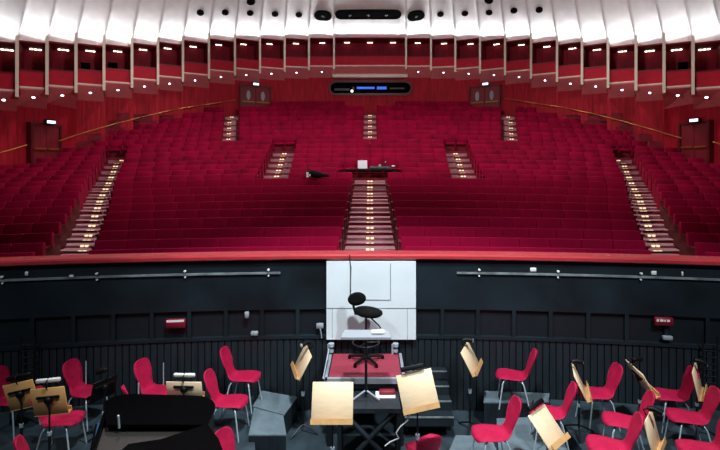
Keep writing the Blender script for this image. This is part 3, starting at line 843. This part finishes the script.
# ---- red shell chairs
def catmull(P, n):
    out = []
    for i in range(len(P)-1):
        p0, p1, p2, p3 = P[max(i-1, 0)], P[i], P[i+1], P[min(i+2, len(P)-1)]
        for k in range(n):
            t = k/n
            out.append(tuple(.5*((2*b) + (-a+c)*t + (2*a-5*b+4*c-d)*t*t + (-a+3*b-3*c+d)*t**3) for a, b, c, d in zip(p0, p1, p2, p3)))
    out.append(P[-1]); return out
def chair_shell():
    # x forward, z up, half width, dish
    P = [(.245, .420, .11, 0), (.235, .445, .165, 0), (.20, .465, .190, .004), (.10, .466, .202, .012), (-.02, .456, .200, .016), (-.12, .455, .176, .016), (-.178, .478, .142, .015),
         (-.212, .535, .124, .014), (-.24, .62, .142, .018), (-.275, .715, .164, .024), (-.308, .80, .160, .024), (-.328, .855, .132, .018), (-.338, .884, .08, .01), (-.341, .890, .03, .004)]
    P = catmull(P, 4); nv = 10
    front = []; nrm = []
    for i, (x, z, w, d) in enumerate(P):
        a = P[max(0, i-1)]; b = P[min(len(P)-1, i+1)]
        t = Vector((b[0]-a[0], 0, b[1]-a[1])).normalized(); n = Vector((t.z, 0, -t.x))   # up / forward
        if n.z < 0 and abs(n.z) > abs(n.x): n = -n
        row = []
        for k in range(nv+1):
            u = -1 + 2*k/nv
            row.append(Vector((x, u*w*.94, z)) + n*(d*(u*u) - d*.5))
        front.append(row); nrm.append(n)
    th = .019
    mb = MB()
    rows = []
    for r, n in zip(front, nrm):
        m = len(r)
        loop = []
        for k, p in enumerate(r):
            e = abs(-1+2*k/(m-1)); loop.append(p + n*th*(1-e**4))
        for k, p in reversed(list(enumerate(r))):
            e = abs(-1+2*k/(m-1)); loop.append(p - n*th*(1-e**4) - n*.004)
        rows.append(loop)
    mb.grid(rows, True, True)
    mb.add(rows[0], [tuple(range(len(rows[0])))]); mb.add(rows[-1], [tuple(range(len(rows[0])-1, -1, -1))])
    return mb
def make_chair():
    root = empty('orchestra_chair', (0, 0, 0))
    chair_shell().build('seat_shell', CHAIRFAB, root)
    for s in (-1, 1):
        a = MB(); a.tube([(.10, s*.10, .435), (.15, s*.15, .42), (.17, s*.175, .38), (.225, s*.20, .0)], .0105, 8); a.build('leg', CHROME, root)
        a = MB(); a.tube([(-.07, s*.10, .43), (-.12, s*.14, .42), (-.145, s*.165, .38), (-.235, s*.20, .0)], .0105, 8); a.build('leg', CHROME, root)
    a = MB(); a.box(-.09, .12, -.11, .11, .42, .436); a.build('under_frame', STEEL, root)
    return root
chair_proto = make_chair(); cused = False
def chair(px, py, zf, yaw, lab, grp, back=False, scale=1.0):
    global cused
    d = dat(py, zf + (.85 if back else .46)); X = (px-CX)*d/F
    if back: X += .31*math.cos(yaw); d += .31*math.sin(yaw)
    o = chair_proto if not cused else copy_tree(chair_proto); cused = True
    o.location = (X, d, zf); o.rotation_euler = (0, 0, yaw)
    tag(o, lab, 'chair', grp)
L_, R_ = 'red chairs on the left side of the pit', 'red chairs on the right side of the pit'
D2 = math.radians
chair(513, 375, PT, D2(168), 'red shell chair on the grey rostrum against right pit wall', R_)
chair(597, 393, FS, D2(182), 'red chair on the floor near the pit wall, beside the lone edge-on stand', R_)
chair(549, 412, FS, D2(168), 'red chair half hidden behind the tilted tan stand, right side', R_)
chair(493, 433, FS, D2(186), 'red chair on the low grey rostrum right of the podium steps', R_)
chair(671, 395, FS, D2(174), 'red chair by the pit wall, second from right frame edge, rear row', R_)
chair(689, 417, FS, D2(168), 'red chair in front of the rearmost right chair, beside the rightmost stand', R_)
chair(624, 421, FS, D2(165), 'red chair in the middle row between two edge-on stands, right side', R_)
chair(610, 446, FS, D2(165), 'red chair cut by bottom edge behind the front tan stand, right side', R_)
chair(703, 450, FS, D2(175), 'red chair in the bottom right corner of the pit', R_)
chair(430, 437, FC, D2(100), 'red chair at the bottom edge below the tilted stand, back toward camera', R_, True)
chair(243, 376, PT, D2(-8), 'red shell chair on the grey rostrum against left pit wall', L_)
chair(229, 401, FS, D2(-6), 'red chair between the piano and the left grey rostrum', L_)
chair(157, 391, FS, D2(-20), 'red chair behind the pale stand, right of the piano corner', L_)
chair(87, 391, FS, D2(-15), 'red chair near left pit wall beside the dark lamp stand', L_)
chair(15, 399, FS, D2(-12), 'red chair at the left frame edge behind the tan stands', L_)
chair(61, 419, FS, D2(5), 'red chair right behind the two tan stands', L_)
chair(19.5, 441, FS, D2(28), 'red chair in the bottom left corner, only its back top showing', L_, True)
chair(222, 433, FC, D2(-35), 'red chair at the bottom edge right of the piano', L_, True)
chair(126, 389, FS, D2(38), 'red chair almost wholly hidden behind the black piano', L_, True)

# ---- wall ladders and thin stands
def ladder(px, y0, y1, lab):
    X = (px-CX)*7.1/F; d = pw(X)-.1; X = (px-CX)*d/F; z1 = zat(y0, d); z0 = max(FS, zat(y1, d)); M_ = Matrix.Rotation(math.atan(-.031*X), 4, 'Z')
    root = empty('wall_ladder', (X, d, z0)); tag(root, lab, 'ladder')
    for x in (-.1, .1):
        a = MB(); a.tube([M_ @ Vector((x, 0, 0)), M_ @ Vector((x, 0, z1-z0))], .012, 6); a.build('side_rail', STEEL, root)
    n = int((z1-z0)/.1)
    for k in range(1, n):
        a = MB(); a.tube([M_ @ Vector((-.1, 0, k*.1)), M_ @ Vector((.1, 0, k*.1))], .009, 6); a.build('rung', STEEL, root)
ladder(710, 336, 402, 'narrow steel ladder on the pit wall at the right frame edge')
ladder(28, 336, 402, 'narrow steel ladder on the pit wall behind the left tan stands')
def thin_stand(px, ytop, d, lab):
    c = at(px, ytop, d); root = empty('microphone_stand', (c.x, d, FS)); tag(root, lab, 'microphone stand')
    a = MB(); a.lathe([(.11, 0), (.11, .015), (.02, .03)], 16); a.build('base', STEEL, root)
    a = MB(); a.tube([(0, 0, .02), (0, 0, c.z-FS)], .009, 6); a.build('pole', CHROME, root)
thin_stand(86, 361, 7.0, 'thin silver stand pole behind the red chair near left pit wall')
thin_stand(163.5, 363, 7.0, 'thin silver stand pole behind the pale stand')
thin_stand(138.5, 383, 6.4, 'short thin silver stand pole rising behind the piano')

# ---- music stands
def music_stand(px, py, d, zf, yaw, tilt, roll, lab, lamp='black', wood=DESKWOOD, lw=.0, w=.5, h=.37):
    """desk centre at photo point (px,py), distance d; yaw = direction the desk faces"""
    c = at(px, py, d); root = empty('music_stand', (c.x, c.y, zf)); tag(root, lab, 'music stand', 'wooden music stands in the pit')
    hz = c.z - zf
    # local desk frame: x across, y up the board, z out of the face
    DM = Matrix.Translation((0, 0, hz)) @ Matrix.Rotation(yaw + PI/2, 4, 'Z') @ Matrix.Rotation(PI/2 - tilt, 4, 'X') @ Matrix.Rotation(roll, 4, 'Z')
    a = MB(); a.bevel_box(-w/2, w/2, -h/2, h/2, -.008, .008, .004, 1, DM); de = a.build('desk', wood, root)
    a = MB(); a.box(-w/2, w/2, -h/2-.012, -h/2, -.008, .075, DM); a.box(-w/2, w/2, -h/2, -h/2+.05, .062, .075, DM); a.build('lip', DESKWOOD_EDGE if wood is DESKWOOD else wood, de)
    a = MB(); a.lathe([(.05, -.008), (.05, -.035), (.02, -.05)], 12, DM @ Matrix.Translation((0, .02, 0))); a.box(-.14, .14, .05, .075, -.03, -.008, DM); a.build('clamp', BLACK, root)
    e = DM @ Vector((0, 0, -.045))
    a = MB(); a.tube([(0, 0, .1), (0, 0, hz*.55)], .016, 8); a.tube([(0, 0, hz*.5), (0, 0, hz*.86), e], .011, 8); a.build('pole', STEEL, root)
    a = MB(); a.lathe([(.026, hz*.52), (.026, hz*.57)], 10); a.build('collar', CHROME, root)
    for k in range(3):
        an = yaw + .5 + 2*PI*k/3
        a = MB(); a.tube([(0, 0, .13), (.10*math.cos(an), .10*math.sin(an), .09), (.24*math.cos(an), .24*math.sin(an), .01)], .012, 6); a.build('foot', STEEL, root)
    if lamp:
        a = MB(); lx = lw
        p0 = DM @ Vector((lx, h/2-.01, -.012)); p1 = DM @ Vector((lx, h/2+.07, -.03)); p2 = DM @ Vector((lx, h/2+.1, .05))
        a.tube([p0, p1, p2], .008, 6); a.build('lamp_arm', BLACK, root)
        if lamp == 'white':
            a = MB(); a.bevel_box(lx-.15, lx+.15, h/2+.05, h/2+.1, .02, .06, .012, 2, DM); a.build('lamp_shade', PAPER, root)
        elif lamp == 'black':
            a = MB(); a.tube([DM @ Vector((lx-.02, h/2+.10, .03)), DM @ Vector((lx, h/2+.09, .08)), DM @ Vector((lx+.04, h/2+.03, .15))], [.03, .036, .042], 10); a.build('lamp_shade', BLACK, root)
            a = MB(); a.tube([DM @ Vector((lx+.0401, h/2+.0299, .1501)), DM @ Vector((lx+.044, h/2+.025, .157))], .03, 10); a.build('bulb', PAPER, root)
        elif lamp == 'bar':
            a = MB(); a.bevel_box(lx-.15, lx+.15, h/2+.02, h/2+.08, .02, .07, .012, 2, DM); a.build('lamp_shade', BLACK, root)
    return root
B = -PI/2      # facing the camera
music_stand(332.5, 402, 5.45, FC, B, .42, 0, 'cream music stand facing camera, left of the conductor trestle', lamp=None, h=.44)
music_stand(417.5, 390.5, 5.7, FC, B-.1, .42, .24, 'cream music stand tilted sideways, right of the conductor trestle', 'bar', h=.44, w=.46)
music_stand(303, 361, 6.95, FC, D2(-162), .5, .0, 'cream stand seen edge-on, just left of the podium', 'black')
music_stand(470, 358, 7.0, FC, D2(-24), .5, .0, 'cream stand seen edge-on, right of the podium steps', 'black')
music_stand(579, 381, 6.5, FS, D2(-20), .45, 0, 'thin edge-on stand between two red chairs, right of the wall rostrum', 'black')
music_stand(547, 427, 5.6, FC, D2(-58), .75, .12, 'tan stand with angled desk hiding a red chair, right side', 'bar', w=.36, h=.42)
music_stand(640, 378, 6.6, FS, D2(-4), .5, 0, 'dark-faced edge-on stand left of the rear right chair', 'black')
music_stand(697, 380, 6.5, FS, D2(-40), .2, 0, 'narrow cream stand nearest the right frame edge', 'black')
music_stand(652, 432, 5.5, FS, D2(-42), .25, 0, 'upright cream stand cut by the bottom edge, right side', 'black', w=.42)
music_stand(21.5, 395, 5.9, FS, PI/2+.1, .12, -.2, 'tan stand seen from behind, left of the pair', 'bar', wood=DESKTAN, w=.38, h=.36)
music_stand(49.5, 401, 5.7, FS, PI/2+.05, .12, -.08, 'tan stand seen from behind with a white lamp bar, right of the pair', 'white', wood=DESKTAN, w=.42, h=.36)
music_stand(184.5, 390, 6.3, FS, PI/2-.03, .2, 0, 'pale stand with a white lamp bar behind the piano', 'white', w=.5, h=.26)
music_stand(104, 388, 6.3, FS, D2(150), .3, 0, 'dark lamp stand left of the piano top', 'black', wood=BLACK, w=.34, h=.3)
bs = music_stand(102, 439, 5.1, FS, B, .4, 0, 'low black stand holding a booklet left of the piano', None, wood=BLACK, w=.22, h=.3)
p = at(102, 439, 5.1)
a = MB(); DM = Matrix.Rotation(PI/2-.4, 4, 'X'); a.box(-.075, .075, -.14, .16, .009, .022, DM)
o = a.build('music_booklet', BOOKLET, None, p); tag(o, 'colourful booklet propped on the low black stand by piano', 'booklet')
# cable hanging from the tilted stand
p = at(408, 411, 5.62)
o = MB(); o.tube([p, at(408, 420, 5.6), at(400, 427, 5.6), at(396, 433, 5.6), at(399, 438, 5.6), at(390, 442, 5.6), at(385, 446, 5.6)], .008, 6)
tag(o.build('lamp_cable', CABLEWHITE), 'thin white cable hanging from the tilted cream stand', 'cable')

# ---- grand piano
PTOP = 1.5
root = empty('grand_piano', (-2.4, 4.8, FS)); tag(root, 'black lacquered grand piano with open front at bottom left', 'piano')
org = Vector((-2.4, 4.8))
def arc(c, r, a0, a1, n=6): return [(c[0]+r*math.cos(a0+(a1-a0)*k/n), c[1]+r*math.sin(a0+(a1-a0)*k/n)) for k in range(n+1)]
OUT = [(-2.62, 4.0), (-1.35, 4.0), (-1.42, 4.4), (-1.62, 4.75), (-1.80, 5.0)] + arc((-2.2, 5.25), .36, 0, PI/2) + arc((-3.02, 5.45), .2, PI/2, PI*.95, 4) + [(-3.1, 5.2)]
rel = lambda P: [(x-org.x, y-org.y) for x, y in P]
a = MB(); a.prism(rel(OUT), .62, PTOP-FS-.1); a.build('case', PIANO, root)
cx_, cy_ = -2.3, 4.75
INN = [(cx_+(x-cx_)*.93, cy_+(y-cy_)*.93) for x, y in OUT]
a = MB(); o1, o2 = rel(OUT), rel(INN); z0, z1 = PTOP-FS-.1, PTOP-FS-.02
a.grid([[Vector((*p, z0)) for p in o1], [Vector((*p, z1)) for p in o1], [Vector((*p, z1)) for p in o2], [Vector((*p, z0)) for p in o2]], False, True); a.build('rim', PIANO, root)
a = MB(); a.prism(rel(INN), PTOP-FS-.098, PTOP-FS-.08); a.build('iron_plate', PLATE, root)
LID = [(-2.93, 5.0), (-1.80, 5.0)] + arc((-2.2, 5.25), .375, 0, PI/2) + arc((-3.02, 5.45), .215, PI/2, PI*.95, 4) + [(-3.13, 5.3)]
a = MB(); a.prism(rel(LID), PTOP-FS-.018, PTOP-FS+.012); a.build('lid', PIANO, root)
FLAP = [(-2.62, 4.0), (-1.33, 4.0), (-1.40, 4.4), (-1.60, 4.75), (-1.82, 5.02), (-2.0, 4.88), (-2.2, 4.74), (-2.5, 4.66)]
a = MB(); a.prism(rel(FLAP), PTOP-FS-.018, PTOP-FS+.012); a.build('front_lid', PIANO, root)
for x, y in ((-2.5, 4.15), (-1.6, 4.15), (-2.5, 5.3)):
    a = MB(); a.lathe([(.05, .05), (.06, .4), (.075, .62)], 10, Matrix.Translation((x-org.x, y-org.y, 0))); lg = a.build('leg', PIANO, root)
    a = MB(); a.lathe([(.035, 0), (.04, .05)], 8, Matrix.Translation((x-org.x, y-org.y, 0))); a.build('caster', GOLD, lg)
a = MB(); a.tube([(-2.78-org.x, 4.99-org.y, PTOP-FS-.02), (-2.78-org.x, 4.97-org.y, PTOP-FS+.13)], .012, 6); a.build('lid_prop', CHROME, root)

# ================================================================== LIGHT
W = bpy.data.worlds.new('dark_stage'); S.world = W; W.use_nodes = True
W.node_tree.nodes['Background'].inputs[0].default_value = (.5, .55, .7, 1)
W.node_tree.nodes['Background'].inputs[1].default_value = .02
def spot(loc, tgt, e, ang, col, r=.3, blend=.6):
    L = bpy.data.lights.new('spot', 'SPOT'); L.energy = e; L.spot_size = math.radians(ang); L.spot_blend = blend; L.color = col; L.shadow_soft_size = r
    o = bpy.data.objects.new('spot_lamp', L); COL.objects.link(o); o.location = loc
    o.rotation_euler = (Vector(tgt)-Vector(loc)).to_track_quat('-Z', 'Y').to_euler()
COOL = (.86, .95, 1)
for x, t, e in ((-4.5, -3.0, 1050), (4.5, 3.2, 2400)):
    spot((x, 1.2, 9.5), (t, 6.2, .8), e, 70, COOL, .25)
spot((0, 3.2, 10), (0, 6.9, 1), 3600, 60, COOL, .25)
# unseen spots added as house lights over the stalls; front pair brightens dark rows
for x, y, e in ((-4.5, 10, 650), (4.5, 10, 650), (-8, 14, 1750), (0, 13, 1750), (8, 14, 1750), (-8, 21, 1750), (8, 21, 1750), (0, 22, 1500)):
    spot((x, y+1.5, 15.5), (x*1.05, y+1, 4), e, 115, (1, .93, .9), .5, .9)

# unseen wash spots added near the stage to brighten box tier and soffits
for x, t, e in ((5, (-14, 20, 7.2), 3600), (-5, (14, 20, 7.2), 3600), (4, (-9, 31, 9.5), 4600), (-4, (9, 31, 9.5), 4600), (0, (0, 33, 10), 3600)):
    spot((x, 3.5, 7.6), t, e, 48, (1, .95, .94), .4, .9)

# ================================================================== CAMERA
cam = bpy.data.cameras.new('camera'); co = bpy.data.objects.new('camera', cam); COL.objects.link(co)
co.location = (0, 0, EYE); co.rotation_euler = (PI/2, 0, 0)
cam.sensor_fit = 'HORIZONTAL'; cam.sensor_width = 36; cam.lens = F/720*36
cam.shift_x = -(CX-360)/720; cam.shift_y = -(225-HY)/720
cam.clip_end = 200
S.camera = co
S.view_settings.view_transform = 'Standard'; S.view_settings.look = 'None'; S.view_settings.gamma = 1; S.view_settings.exposure = 0
S.cycles.use_denoising = True
S.cycles.max_bounces = 8
